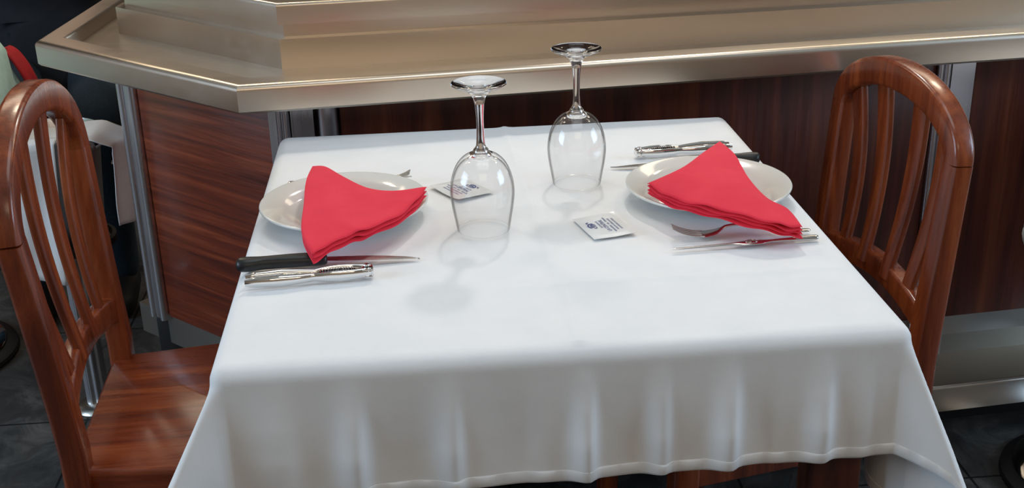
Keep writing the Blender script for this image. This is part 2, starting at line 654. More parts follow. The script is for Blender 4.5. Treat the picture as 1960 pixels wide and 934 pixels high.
# ------------------------------------------------------------------ table
TA, TB, TH = 0.350, 0.384, 0.756
table = thing('dining_table', 'square wooden table hidden under the white tablecloth, one dark leg showing below the hem', 'table', (0, 0, 0))
bm = bmesh.new(); box(bm, -TA + .009, TA - .009, -TB + .009, TB - .009, TH - 0.028, TH, 0.004)
obj('tabletop', bm, MT['table_wood'], table)
bm = bmesh.new()
for s in (-1, 1):
    box(bm, -TA + .08, TA - .08, s * (TB - .06) - .011, s * (TB - .06) + .011, TH - .11, TH - .0285, 0.002)
    box(bm, s * (TA - .06) - .011, s * (TA - .06) + .011, -TB + .08, TB - .08, TH - .11, TH - .0285, 0.002)
obj('apron', bm, MT['table_wood'], table)
for sx in (-1, 1):
    for sy in (-1, 1):
        bm = bmesh.new()
        box(bm, sx * (TA - .052) - .027, sx * (TA - .052) + .027, sy * (TB - .055) - .027, sy * (TB - .055) + .027, 0.0, TH - .0285, 0.004)
        obj('leg', bm, MT['table_wood'], table)

# ------------------------------------------------------------------ tablecloth
CZ = 0.7600
OVX0, OVX1, OVY0, OVY1 = 0.20, 0.230, 0.146, 0.14     # overhang left, right, front, back
RR = 0.016


def fold(u, side):
    """in/out ripple of a hanging side at running coordinate u"""
    a = 0
    if side == 'front':
        for c_, w_, h_ in ((-0.29, .026, .008), (-0.215, .014, .012), (-0.16, .03, -.004), (-0.118, .011, .008), (-0.05, .022, -.004), (0.018, .011, .012), (0.07, .022, -.004),
                           (0.095, .010, .008), (0.165, .013, .013), (0.20, .015, -.003), (0.262, .013, .012), (0.305, .012, .004)):
            q_ = (u - c_) / w_
            a += 1.5 * h_ * math.exp(-(q_ * (0.75 if q_ < 0 else 1.5)) ** 2)
    else:
        k = {'left': 1.7, 'right': 0.4, 'back': 2.9}[side]
        a = 0.008 * sin(u * 26 + k) + 0.005 * sin(u * 47 + 2 * k)
    return a


def drop(d, rr):
    """arc length past the edge -> (out, down)"""
    if d <= 0:
        return 0.0, 0.0
    q = rr * pi / 2
    if d < q:
        t = d / rr
        return rr * sin(t), rr * (1 - cos(t))
    e = d - q
    return rr + e * 0.03, rr + e * 0.998


def cloth_pt(s, t):
    if t < -TB + .01:      # the cloth lies a little askew: the front overhang is shorter at the right
        t = -TB + .01 + (t + TB - .01) * (1 - 0.10 * (s + .3))
    rr = RR
    a, b_ = TA - rr + 0.004, TB - rr + 0.004
    ox = max(abs(s) - a, 0.0)
    oy = max(abs(t) - b_, 0.0)
    sx = 1 if s > 0 else -1
    sy = 1 if t > 0 else -1
    x = max(-a, min(a, s))
    y = max(-b_, min(b_, t))
    z = CZ + 0.0016
    if ox == 0 and oy == 0:
        return Vector((x, y, z))
    rho = hypot(ox, oy)
    phi = atan2(oy, ox)                # 0 = pure side, pi/2 = pure front
    ou, dn = drop(rho, rr)
    # how deep inside the corner
    k = min(phi, pi / 2 - phi) / (pi / 4)      # 0 at side lines, 1 on the diagonal
    ks = k * k * (3 - 2 * k)
    # angle of the hanging line from vertical grows to the diagonal => fin
    tilt = ks * radians((24 if sx > 0 else 33) if sy < 0 else 5)
    e = max(dn - rr, 0)
    fin = e * sin(tilt) * 1.0
    dz = min(dn, rr) + e * cos(tilt)
    dirx, diry = cos(phi), sin(phi)
    blend = ks
    if oy == 0:
        dirx, diry = 1, 0
    elif ox == 0:
        dirx, diry = 0, 1
    # outward direction turns quickly around the corner
    ang = phi
    px_ = x + sx * cos(ang) * ou
    py_ = y + sy * sin(ang) * ou
    g = min(1, e / 0.12)
    px_ += sx * fin * 0.74
    py_ += sy * fin * 0.67
    # folds of the hanging sides
    wside = 1 - blend
    if oy > 0 and phi > pi / 4:
        side = 'front' if sy < 0 else 'back'
        f = fold(x + (sx * ox if ox < .03 else 0), side) * g * wside * (0.55 + 0.45 * min(1, e / .05)) * (1.0 if e < .085 else max(.45, 1 - (e - .085) * 14))
        py_ += sy * (f + 0.004 * g)
    if ox > 0 and phi <= pi / 4:
        side = 'right' if sx > 0 else 'left'
        f = fold(y, side) * g * wside
        px_ += sx * (f + 0.004 * g)
    return Vector((px_, py_, z - dz))


def build_cloth():
    def axis(lo, hi, a, n_in, n_out):
        pts = [lo + (-a + 0.02 - lo) * i / n_out for i in range(n_out)]
        pts += [-a + 0.02 + (2 * a - 0.04) * i / n_in for i in range(n_in)]
        pts += [a - 0.02 + (hi - a + 0.02) * i / n_out for i in range(n_out + 1)]
        return pts
    xs = axis(-TA - OVX0, TA + OVX1, TA, 190, 46)
    ys = axis(-TB - OVY0, TB + OVY1, TB, 190, 40)
    bm = bmesh.new()
    grid = []
    for yy in ys:
        row = []
        for xx in xs:
            p = cloth_pt(xx, yy)
            if abs(xx) < TA - .01 and abs(yy) < TB - .01:
                # ironing creases (a cross of pressed folds) and faint waves, always above the wood
                z = 0.0
                for c_ in (0.0132,):
                    z += 0.0026 * math.exp(-abs(yy - c_ - 0.02 * (xx)) / 0.007)
                z += 0.0026 * math.exp(-abs(yy + 0.235 - 0.02 * xx) / 0.007) * (1 if xx > -.05 else 0.3)
                z += 0.0026 * math.exp(-abs(xx - 0.005 + 0.02 * yy) / 0.006)
                z += 0.0008 * math.exp(-abs(yy - 0.325) / 0.006)
                z += 0.0011 * (noise.noise(Vector((xx * 7, yy * 7, 3.1))) + 0.4)
                p.z += max(z, -0.0008)
            # rumple of the hem
            row.append(bm.verts.new(p))
        grid.append(row)
    for j in range(len(ys) - 1):
        for i in range(len(xs) - 1):
            bm.faces.new((grid[j][i], grid[j][i + 1], grid[j + 1][i + 1], grid[j + 1][i]))
    return bm, grid, xs, ys


bm, grid, xs, ys = build_cloth()
cloth = obj('tablecloth', bm, MT['cloth'], None, 180)
sol = cloth.modifiers.new('thickness', 'SOLIDIFY')
sol.thickness = 0.0009
sol.offset = 1
tag(cloth, 'white tablecloth with pressed creases draped over the laid table', 'tablecloth')


# stitched hem all round: a doubled puckered strip along the border
def hem_strip():
    ring = []
    x0, x1, y0, y1 = xs[0], xs[-1], ys[0], ys[-1]
    n = 260
    W = 0.013
    def seg(a, b_, inx, iny, n):
        for i in range(n):
            t = i / n
            ring.append((a[0] + (b_[0] - a[0]) * t, a[1] + (b_[1] - a[1]) * t, inx, iny))
    seg((x0, y0), (x1, y0), 0, 1, n)
    seg((x1, y0), (x1, y1), -1, 0, n)
    seg((x1, y1), (x0, y1), 0, -1, n)
    seg((x0, y1), (x0, y0), 1, 0, n)
    bm = bmesh.new()
    cols = []
    c0 = Vector((0, 0))
    for k, (x, y, ix, iy) in enumerate(ring):
        p = cloth_pt(x, y)
        pi_ = cloth_pt(max(x0 + W, min(x1 - W, x + ix * W)), max(y0 + W, min(y1 - W, y + iy * W)))
        dn = (p - pi_).normalized()
        x2, y2 = ring[(k + 1) % len(ring)][:2]
        tg = (cloth_pt(x2, y2) - p)
        if tg.length < 1e-6:
            tg = Vector((1, 0, 0))
        nn = tg.normalized().cross(dn)
        if nn.dot(Vector((ix, iy, 0))) > 0:
            nn = -nn
        puck = 0.0008 * sin(k * 0.9) + 0.0006 * sin(k * 0.37 + 1)
        o = nn * (0.0022 + puck * .6)
        ii = -nn * 0.0010
        cols.append([bm.verts.new(v_) for v_ in (pi_ + nn * 0.0013, pi_ * 0.85 + p * 0.15 + o, pi_ * 0.2 + p * 0.8 + o, p + dn * 0.001, pi_ * 0.2 + p * 0.8 + ii, pi_ + ii * 0.6)])
    m_ = len(cols)
    for k in range(m_):
        a, b_ = cols[k], cols[(k + 1) % m_]
        for i in range(6):
            j = (i + 1) % 6
            bm.faces.new((a[i], a[j], b_[j], b_[i]))
    return bm


obj('hem', hem_strip(), MT['cloth'], cloth, 60)

# ------------------------------------------------------------------ chairs
SEAT_Z = 0.45


def make_chair(label, zj, za, hj, name='wooden_chair'):
    """faces +x, back frame at x about 0; origin on the floor"""
    t = thing(name, label, 'chair', group=None)
    lean = 0.068

    def xat(z):
        if z <= SEAT_Z:
            return -0.02 * (SEAT_Z - z) / SEAT_Z * 2.0
        return -lean * (z - SEAT_Z)

    def yat(z):
        return interp([(0, .160), (SEAT_Z, .165), (0.55, .166), (0.70, .40 * .166 + .60 * hj), (zj, hj), (2, hj)], z)
    for s in (-1, 1):
        path = [(xat(z), s * yat(z), z) for z in [0, .15, .3, .42, .48, .54, .60, .66, .72, .77, zj]]
        secs = [rrect(interp([(0, .030), (.45, .039), (zj, .035), (2, .035)], p[2]), interp([(0, .028), (.45, .034), (.8, .030), (2, .030)], p[2]), .006) for p in path]
        secs = [[(v, u) for (u, v) in sc] for sc in secs]
        secs = [[(p_[1], p_[0]) for p_ in sc] for sc in secs]
        bm = bmesh.new(); sweep(bm, path, (1, 0, 0), secs)
        obj('rear_leg', bm, MT['chair'], t)
    # arch
    path, secs = [], []
    nA = 40
    for i in range(nA + 1):
        a = pi - pi * i / nA
        cy = cos(a)
        y = hj * cy
        z = zj + (za - 0.023 - zj) * sin(a)
        path.append((xat(z), y, z))
        w_ = 0.035 + 0.009 * sin(a)
        secs.append(rrect(w_, 0.030 + 0.003 * sin(a), .007))
    bm = bmesh.new(); sweep(bm, path, (1, 0, 0), secs)
    obj('arched_top', bm, MT['chair'], t)
    # curved lower rail
    zr = 0.545
    path = [(xat(zr) - 0.012 * sin(pi * i / 12), -yat(zr) + 0.012 + (2 * yat(zr) - 0.024) * i / 12, zr + 0.018 * sin(pi * i / 12) - .01) for i in range(13)]
    bm = bmesh.new(); sweep(bm, path, (1, 0, 0), rrect(.040, .024, .005))
    obj('lower_rail', bm, MT['chair'], t)
    # slats
    for yb, yt in ((-.100, -hj + .034), (-.036, -.056), (.036, .056), (.100, hj - .034)):
        zt = zj + (za - 0.023 - zj) * sqrt(max(0, 1 - (yt / hj) ** 2)) + 0.002
        path, secs = [], []
        for i in range(17):
            u = i / 16
            z = zr + 0.005 + (zt - zr - 0.005) * u
            y = yb + (yt - yb) * (u ** 1.3)
            path.append((xat(z) - 0.012 * sin(pi * u), y, z))
            secs.append(rrect(0.024 + 0.013 * u, 0.012, .004))
        bm = bmesh.new(); sweep(bm, path, (1, 0, 0), secs)
        obj('slat', bm, MT['chair'], t)
    # seat : trapezoid slab
    bm = bmesh.new()
    yr, yf, xr, xf = .166, .215, -0.016, 0.405
    out = []
    rc = 0.035
    crn = [(xr, -yr, .008), (xf, -yf, rc), (xf, yf, rc), (xr, yr, .008)]
    for k, (cx, cy, r_) in enumerate(crn):
        p = Vector((cx, cy)); a = Vector(crn[k - 1][:2]); c_ = Vector(crn[(k + 1) % 4][:2])
        d1 = (a - p).normalized() * r_; d2 = (c_ - p).normalized() * r_
        for i in range(7):
            u = i / 6
            out.append((p + d1) * (1 - u) ** 2 + p * 2 * u * (1 - u) + (p + d2) * u * u)
    rings = []
    cen = Vector((0.19, 0))
    for z, sh in ((SEAT_Z - .034, .006), (SEAT_Z - .031, .001), (SEAT_Z - .022, 0), (SEAT_Z - .009, 0), (SEAT_Z - .003, .003), (SEAT_Z, .009)):
        rings.append([bm.verts.new(((p - (p - cen).normalized() * sh).x, (p - (p - cen).normalized() * sh).y, z)) for p in out])
    for a, b_ in zip(rings[:-1], rings[1:]):
        for i in range(len(a)):
            j = (i + 1) % len(a)
            bm.faces.new((a[i], a[j], b_[j], b_[i]))
    bm.faces.new(rings[0][::-1]); bm.faces.new(rings[-1])
    obj('seat', bm, MT['seat'], t)
    # seat rails below
    bm = bmesh.new()
    for s in (-1, 1):
        sweep(bm, [(0.02, s * .150, SEAT_Z - .079), (0.37, s * .185, SEAT_Z - .079)], (0, 0, 1), rrect(.020, .088, .003))
    box(bm, .355, .375, -.17, .17, SEAT_Z - .0895, SEAT_Z - .0345, .003)
    box(bm, -.012, .010, -.13, .13, SEAT_Z - .0895, SEAT_Z - .0345, .003)
    obj('seat_frame', bm, MT['chair'], t)
    for s in (-1, 1):
        bm = bmesh.new()
        sweep(bm, [(.372, s * .182, 0), (.366, s * .182, .2), (.362, s * .182, SEAT_Z - .0345)], (1, 0, 0), [rrect(.030, .030, .005), rrect(.035, .035, .005), rrect(.040, .040, .005)])
        obj('front_leg', bm, MT['chair'], t)
        bm = bmesh.new()
        sweep(bm, [(-.01, s * .150, .17), (.37, s * .180, .17)], (0, 0, 1), rrect(.016, .030, .004))
        obj('stretcher', bm, MT['chair'], t)
    return t


ch = make_chair('reddish wooden chair with arched slatted back and bare seat left of the table', 0.785, 0.927, 0.190)
ch.location = (-0.610, 0.120, 0)
ch.rotation_euler = (0, 0, radians(2))
ch2 = make_chair('reddish wooden chair with arched slatted back pushed in at the right of the table', 0.775, 0.878, 0.168)
ch2.location = (0.552, 0.227, 0)
ch2.rotation_euler = (0, 0, radians(187))
ch3 = copy_tree(ch)
ch3['label'] = 'dark wooden chair under the seated person beyond the end of the bar'
ch3.location = (-1.11, 2.03, 0)
ch3.rotation_euler = (0, 0, radians(-80))

# ------------------------------------------------------------------ plates
def make_plate(label):
    t = thing('dinner_plate', label, 'plate', group='dinner plates')
    outer = [(0, .0042), (.060, .0040), (.066, .0050), (.070, .0066), (.078, .0110), (.095, .0160), (.1050, .0184), (.1068, .0197), (.1072, .0212), (.1062, .0224), (.1044, .0222)]
    inner = [(.0980, .0204), (.086, .0172), (.080, .0143), (.0745, .0098), (.070, .0078), (.060, .0070), (0, .0068)]
    foot = [(0, .0030), (.048, .0030), (.0505, .0004), (.055, .0002), (.0575, .0030), (.062, .0040)]
    bm = bmesh.new()
    lathe(bm, foot + outer[2:] + inner, 96)
    obj('plate_body', bm, MT['china'], t, 60)
    return t


def place_thing(o, x, y, z, rz=0):
    o.location = (x, y, z)
    o.rotation_euler = (0, 0, rz)
    return o


CTOP = 0.7650
pl = make_plate('round white plate under the red napkin by the left chair')
place_thing(pl, -0.236, 0.0155, CTOP)
pr_ = copy_tree(pl)
pr_['label'] = 'round white plate under the red pleated napkin by the right chair'
place_thing(pr_, 0.235, 0.0115, CTOP)


# ------------------------------------------------------------------ napkins
def napkin(name, label, P0, L, R, Bt, top_bulge, layers, lay_t, ripple, spread, tuck):
    """folded triangle of stacked layers. P0 apex; L,R edges from apex; Bt lower edge from L end to R end."""
    t = thing(name, label, 'napkin', group='red napkins')
    Ls, Rs, Bs = spline([P0] + L, 10), spline([P0] + R, 10), spline([L[-1]] + Bt + [R[-1]], 10)

    def samp(c_, u):
        f = u * (len(c_) - 1)
        i = min(int(f), len(c_) - 2)
        return c_[i].lerp(c_[i + 1], f - i)
    nu, nv = 44, 30
    names = ['folded_layer'] * layers
    for k in range(layers):
        bm = bmesh.new()
        top, bot = [], []
        for j in range(nv + 1):
            v = j / nv
            ve = v
            rt_, rb_ = [], []
            for i in range(nu + 1):
                u = i / nu
                a, b_ = samp(Ls, ve), samp(Rs, ve)
                p = a.lerp(b_, u) + (samp(Bs, u) - L_end(Ls).lerp(L_end(Rs), u)) * ve ** 1.6
                p.z += top_bulge * sin(pi * u) * sin(pi * min(1, ve * .95)) 
                # lower layers: stepped edges
                cen = (Ls[0] + Ls[-1] + Rs[-1]) / 3
                q_ = p.copy()
                sh = spread * k
                q_.x = cen.x + (p.x - cen.x) * (1 - sh * 0.5)
                q_.y = cen.y + (p.y - cen.y) * (1 - sh * 0.5)
                edge = ve ** 6
                wv = ripple * sin(u * 34 + k * 1.1) * edge + ripple * 0.7 * sin(u * 17 + k * 2.3) * edge
                q_.z = p.z - k * lay_t * (0.35 + 0.65 * ve ** 0.5) + wv
                q_.y += wv * 0.6 + tuck[k] * edge
                th = lay_t * 0.72
                # rounded borders
                eb = min(1, min(u, 1 - u) / 0.02, (1 - ve) / 0.045)
                eb = sqrt(max(0, 1 - (1 - eb) ** 2))
                h = th * (0.12 + 0.88 * eb) / 2
                rt_.append(bm.verts.new(q_ + Vector((0, 0, h - th / 2))))
                rb_.append(bm.verts.new(q_ + Vector((0, 0, -h - th / 2))))
            top.append(rt_); bot.append(rb_)
        for j in range(nv):
            for i in range(nu):
                bm.faces.new((top[j][i], top[j + 1][i], top[j + 1][i + 1], top[j][i + 1]))
                bm.faces.new((bot[j][i], bot[j][i + 1], bot[j + 1][i + 1], bot[j + 1][i]))
        for j in range(nv):
            bm.faces.new((top[j][0], bot[j][0], bot[j + 1][0], top[j + 1][0]))
            bm.faces.new((top[j][nu], top[j + 1][nu], bot[j + 1][nu], bot[j][nu]))
        for i in range(nu):
            bm.faces.new((top[nv][i], bot[nv][i], bot[nv][i + 1], top[nv][i + 1]))
            bm.faces.new((top[0][i], top[0][i + 1], bot[0][i + 1], bot[0][i]))
        bmesh.ops.remove_doubles(bm, verts=bm.verts, dist=1e-6)
        obj(names[k], bm, MT['red'], t, 180)
    t.location = (0, -0.003, 0.0012)
    return t


def L_end(c_):
    return c_[-1]


napkin('red_napkin', 'red cloth napkin folded on the left plate, tip over the black knife handle',
       (-0.2800, 0.1040, 0.804), [(-0.2845, 0.044, 0.805), (-0.2825, -0.028, 0.802), (-0.2790, -0.118, 0.799), (-0.2630, -0.176, 0.7935)],
       [(-0.262, 0.096, 0.8055), (-0.236, 0.050, 0.806), (-0.204, 0.008, 0.804), (-0.170, -0.003, 0.8025), (-0.1300, 0.006, 0.8030)],
       [(-0.247, -0.156, 0.7960), (-0.222, -0.132, 0.7985), (-0.200, -0.119, 0.7995), (-0.165, -0.078, 0.7990), (-0.142, -0.033, 0.8015)],
       0.0015, 3, 0.0050, 0.0007, 0.006, [0, -0.0014, -0.0028])
napkin('red_napkin', 'red cloth napkin folded in pleats on the right plate, tip over the fork handle',
       (0.2770, 0.1240, 0.804), [(0.239, 0.066, 0.809), (0.198, 0.008, 0.810), (0.1475, -0.0200, 0.8010)],
       [(0.279, 0.050, 0.809), (0.276, -0.029, 0.804), (0.283, -0.090, 0.7985), (0.301, -0.119, 0.794), (0.3050, -0.161, 0.788)],
       [(0.160, -0.060, 0.8010), (0.184, -0.096, 0.8015), (0.216, -0.127, 0.8015), (0.254, -0.155, 0.7985), (0.284, -0.163, 0.791)],
       0.0015, 4, 0.0038, 0.0009, 0.001, [0, -0.0013, -0.0023, -0.0032])


# ------------------------------------------------------------------ wine glasses
def make_glass(label):
    t = thing('wine_glass', label, 'wine glass', group='upturned wine glasses')
    # upside down: rim on the table, foot at the top
    outer = [(.0325, .0006), (.0350, .015), (.0376, .030), (.0392, .043), (.0394, .052), (.0382, .063), (.0350, .075), (.0295, .086), (.0220, .094), (.0140, .0985), (.0098, .1008),
             (.0090, .1035), (.0068, .1060), (.0056, .110), (.0048, .122), (.0044, .135), (.0048, .148), (.0058, .160), (.0080, .168), (.0118, .1735), (.019, .1775), (.027, .1805), (.0322, .1832), (.0332, .1845), (.0328, .1858),
             (.0300, .1862), (.020, .1850), (.010, .1835), (0, .1828)]
    wall = 0.0012
    inner = [(0, .0945), (.008, .0940), (.0145, .0925), (.021, .0895), (.0280, .083), (.0335, .0735), (.0368, .0625), (.0381, .052), (.0379, .043), (.0364, .030), (.0338, .015), (.0315, .0006), (.0320, .0)]
    bm = bmesh.new()
    def sp(pts):
        return [(max(0, p[0]), p[1]) for p in spline([(r, z, 0) for r, z in pts], 4)]
    lathe(bm, sp(inner[2:-1]) + [(0.0320, 0.0)] + sp(outer[:10]), 72)
    obj('bowl', bm, MT['thin'], t, 180)
    bm = bmesh.new()
    lathe(bm, [(0, .0946), (.008, .0941), (.0128, .0934), (.0140, .0985)] + sp(outer[10:18]), 48)
    obj('stem', bm, MT['glass'], t, 180)
    bm = bmesh.new()
    lathe(bm, sp(outer[17:]), 72)
    obj('foot', bm, MT['glass'], t, 180)
    return t


g1 = make_glass('clear wine glass upside down at the table middle, nearer the left plate')
place_thing(g1, -0.0630, -0.0566, CTOP)
g2 = copy_tree(g1)
g2['label'] = 'clear wine glass upside down nearer the bar, left of the right plate'
place_thing(g2, 0.0741, 0.0946, CTOP)


# ------------------------------------------------------------------ steak knives
def make_knife(label):
    """origin at the butt; along +x, edge towards -y"""
    t = thing('steak_knife', label, 'knife', group='steak knives')
    st = [(0, .004, .0, .005), (.003, .0085, -.0005, .0088), (.010, .0105, -.001, .0095), (.020, .0095, -.0008, .0092), (.030, .0080, 0, .0088), (.045, .0083, .0005, .0088), (.062, .0092, .001, .0088), (.080, .0095, .001, .0085), (.095, .0090, .0002, .0080), (.101, .0080, 0, .0072), (.103, .0050, 0, .0050)]
    bm = bmesh.new()
    path, secs = [], []
    pts = spline([(s[0], s[1], s[2]) for s in st], 4)
    th = spline([(s[0], s[3], 0) for s in st], 4)
    sweep(bm, [(p.x, p.z, 0.0085) for p in pts], (0, 0, 1), [circ(p.y, 18, q_.y * .9) for p, q_ in zip(pts, th)])
    obj('handle', bm, MT['black'], t, 60)
    bm = bmesh.new()
    # blade outline
    upx = [(.095, .0045), (.112, .0050), (.140, .0056), (.165, .0052), (.185, .0034), (.200, .0010), (.2100, -.0030)]
    dnx = [(.095, -.0050), (.112, -.0062), (.140, -.0062), (.165, -.0056), (.185, -.0048), (.200, -.0040), (.2100, -.0034)]
    ps = spline([(a[0], a[1], b_[1]) for a, b_ in zip(upx, dnx)], 6)
    rows = []
    for p in ps:
        z0 = interp([(.095, .0085), (.15, .0055), (.21, .0012)], p.x)
        rows.append([bm.verts.new(v_) for v_ in ((p.x, p.y, z0 + .0008), (p.x, (p.y + p.z) / 2, z0 + .0008), (p.x, p.z, z0), (p.x, (p.y + p.z) / 2, z0 - .0006), (p.x, p.y, z0 - .0006))])
    for a, b_ in zip(rows[:-1], rows[1:]):
        for i in range(5):
            j = (i + 1) % 5
            bm.faces.new((a[i], a[j], b_[j], b_[i]))
    bm.faces.new(rows[0]); bm.faces.new(rows[-1][::-1])
    obj('blade', bm, MT['blade'], t, 30)
    return t


def aim(o, x0, y0, x1, y1, z):
    o.location = (x0, y0, z)
    o.rotation_euler = (0, 0, atan2(y1 - y0, x1 - x0))
    return o


k1 = make_knife('black handled steak knife in front of the left plate')
aim(k1, -0.3530, -0.1480, -0.1437, -0.1400, CTOP)
k2 = copy_tree(k1)
k2['label'] = 'black handled steak knife mostly hidden behind the right plate'
aim(k2, 0.3385, 0.1330, 0.1298, 0.1440, CTOP)


# ------------------------------------------------------------------ seafood crackers
def make_cracker(label):
    """origin at open handle end, hinge at +x .14"""
    t = thing('seafood_cracker', label, 'seafood cracker', group='seafood crackers')
    Lc = 0.142
    for s, nm in ((1, 'handle_arm'), (-1, 'handle_arm')):
        bm = bmesh.new()
        cy = [(0, .0070), (.015, .0080), (.040, .0092), (.060, .0078), (.076, .0055), (.086, .0075), (.105, .0092), (.120, .0080), (.134, .0052), (.140, .0045)]
        hw = [(0, .0018), (.006, .0030), (.030, .0040), (.055, .0036), (.076, .0026), (.090, .0022), (.110, .0024), (.130, .0030), (.140, .0026)]
        ht = [(0, .0040), (.010, .0058), (.040, .0066), (.065, .0052), (.076, .0046), (.095, .0062), (.115, .0064), (.132, .0060), (.140, .0055)]
        path, secs = [], []
        for i in range(57):
            x = Lc * i / 56 * 0.985
            path.append((x, s * interp(cy, x), .0070))
            secs.append(circ(interp(hw, x), 14, interp(ht, x)))
        sweep(bm, path, (0, 0, 1), secs)
        arm = obj(nm, bm, MT['chrome'], t, 60)
        bm = bmesh.new()
        for i in range(13):
            x = .084 + i * .0030
            w_ = interp(cy, x)
            sweep(bm, [(x, s * (w_ - .0018), .0032), (x, s * (w_ - .0018), .0112)], (1, 0, 0), [(a * 1.0, b_) for a, b_ in ((-.0042, 0), (0, -.0010), (.0042, 0), (0, .0010))])
        obj('teeth', bm, MT['chrome'], arm, 20)
    bm = bmesh.new()
    for s in (-1, 1):
        lathe(bm, [(0, .0015), (.0032, .0015), (.0032, .0125), (.0026, .0135), (0, .0135)], 20, Matrix.Translation((.1355, s * .0048, 0)))
    box(bm, .1300, .1418, -.0082, .0082, .0020, .0034, .0005)
    box(bm, .1300, .1418, -.0082, .0082, .0106, .0120, .0005)
    box(bm, .1400, .1425, -.0080, .0080, .0034, .0106, .0005)
    obj('hinge', bm, MT['chrome'], t, 40)
    return t


c1 = make_cracker('shiny chrome seafood cracker in front of the black knife, left place setting')
aim(c1, -0.3385, -0.1920, -0.1985, -0.1830, CTOP)
c2 = copy_tree(c1)
c2['label'] = 'shiny chrome seafood cracker behind the right plate, left end showing'
aim(c2, 0.3140, 0.2000, 0.1730, 0.1880, CTOP)


# ------------------------------------------------------------------ forks
def make_fork(label):
    """origin at handle end, tines at +x .168"""
    t = thing('table_fork', label, 'fork', group='forks')
    bm = bmesh.new()
    st = [(0, .0030, .0022, .0012), (.004, .0048, .0024, .0013), (.020, .0050, .0026, .0013), (.050, .0035, .0080, .0014), (.080, .0024, .0130, .0016), (.100, .0026, .0120, .0016), (.108, .0045, .0085, .0013), (.114, .0080, .0050, .0011), (.124, .0105, .0028, .0010), (.132, .0108, .0024, .0010)]
    pts = spline([(s[0], s[2], 0) for s in st], 6)
    ww = spline([(s[0], s[1], s[3]) for s in st], 6)
    sweep(bm, [(p.x, 0, p.y + .0012) for p in pts], (0, 0, 1), [circ(max(.0012, q_.y), 14, q_.z) for q_ in ww])
    # four tines
    for k in range(4):
        y0 = (k - 1.5) * .0056
        path = spline([(.129, y0, .0036), (.142, y0 * 1.0, .0048), (.156, y0, .0085), (.168, y0 * .95, .0145)], 6)
        n_ = len(path)
        sweep(bm, path, (0, 0, 1), [rrect(.0040 - .0018 * i / n_, .0016, .0006, 2) for i in range(n_)])
    o = obj('fork_body', bm, MT['cutlery'], t, 60)
    return t


f1 = make_fork('steel fork in front of the right plate, handle under the napkin tip')
aim(f1, 0.3270, -0.1270, 0.1590, -0.1190, CTOP)
f2 = copy_tree(f1)
f2['label'] = 'steel fork behind the left plate, its tines raised right of the napkin'
aim(f2, -0.3190, 0.1460, -0.1560, 0.1330, CTOP)


# ------------------------------------------------------------------ seafood picks
def make_pick(label):
    t = thing('seafood_pick', label, 'seafood pick', group='seafood picks')
    st = [(0, .0030, .0024), (.003, .0044, .0030), (.012, .0047, .0030), (.030, .0036, .0026), (.052, .0023, .0022), (.062, .0030, .0020), (.072, .0064, .0020), (.082, .0072, .0020), (.092, .0060, .0020), (.102, .0028, .0018), (.120, .0022, .0015), (.150, .0021, .0012), (.170, .0022, .0010), (.1785, .0012, .0007)]
    bm = bmesh.new()
    pts = spline([(s[0], s[1], s[2]) for s in st], 6)
    sweep(bm, [(p.x, 0, .0034) for p in pts], (0, 0, 1), [circ(max(.0006, p.y), 16, p.z) for p in pts])
    body = obj('pick_body', bm, MT['cutlery'], t, 60)
    bm = bmesh.new()
    for i in range(40):
        pass
    path = [(.082 + .0078 * cos(2 * pi * i / 40), .0046 * sin(2 * pi * i / 40), .0052) for i in range(41)]
    sweep(bm, path, (0, 0, 1), circ(.0004, 6), cap=False)
    sweep(bm, spline([(.076, .001, .0055), (.080, -.0018, .0055), (.084, .0018, .0055), (.088, -.001, .0055)], 5), (0, 0, 1), circ(.0005, 6))
    obj('oval_medallion', bm, MT['cutlery'], t, 60)
    return t


p1 = make_pick('slim steel seafood pick with oval medallion in front of the right plate fork')
aim(p1, 0.3290, -0.1500, 0.1500, -0.1620, CTOP)
p2 = copy_tree(p1)
p2['label'] = 'slim steel seafood pick behind the left plate, ends peeping from under it'
aim(p2, -0.3250, 0.1120, -0.1462, 0.1460, CTOP)


# ------------------------------------------------------------------ sachets
def text_mesh(name, body, size, m, parent, loc, sx=1.0, extr=0.00006):
    cu = bpy.data.curves.new(name, 'FONT')
    cu.body = body
    cu.size = size
    cu.align_x = 'CENTER'
    cu.align_y = 'CENTER'
    cu.extrude = extr
    tmp = bpy.data.objects.new(name, cu)
    COL.objects.link(tmp)
    dg = bpy.context.evaluated_depsgraph_get()
    me = bpy.data.meshes.new_from_object(tmp.evaluated_get(dg))
    bpy.data.objects.remove(tmp, do_unlink=True)
    me.materials.clear()
    me.materials.append(m)
    o = bpy.data.objects.new(name, me)
    COL.objects.link(o)
    o.parent = parent
    o.location = loc
    o.scale = (sx, 1, 1)
    return o


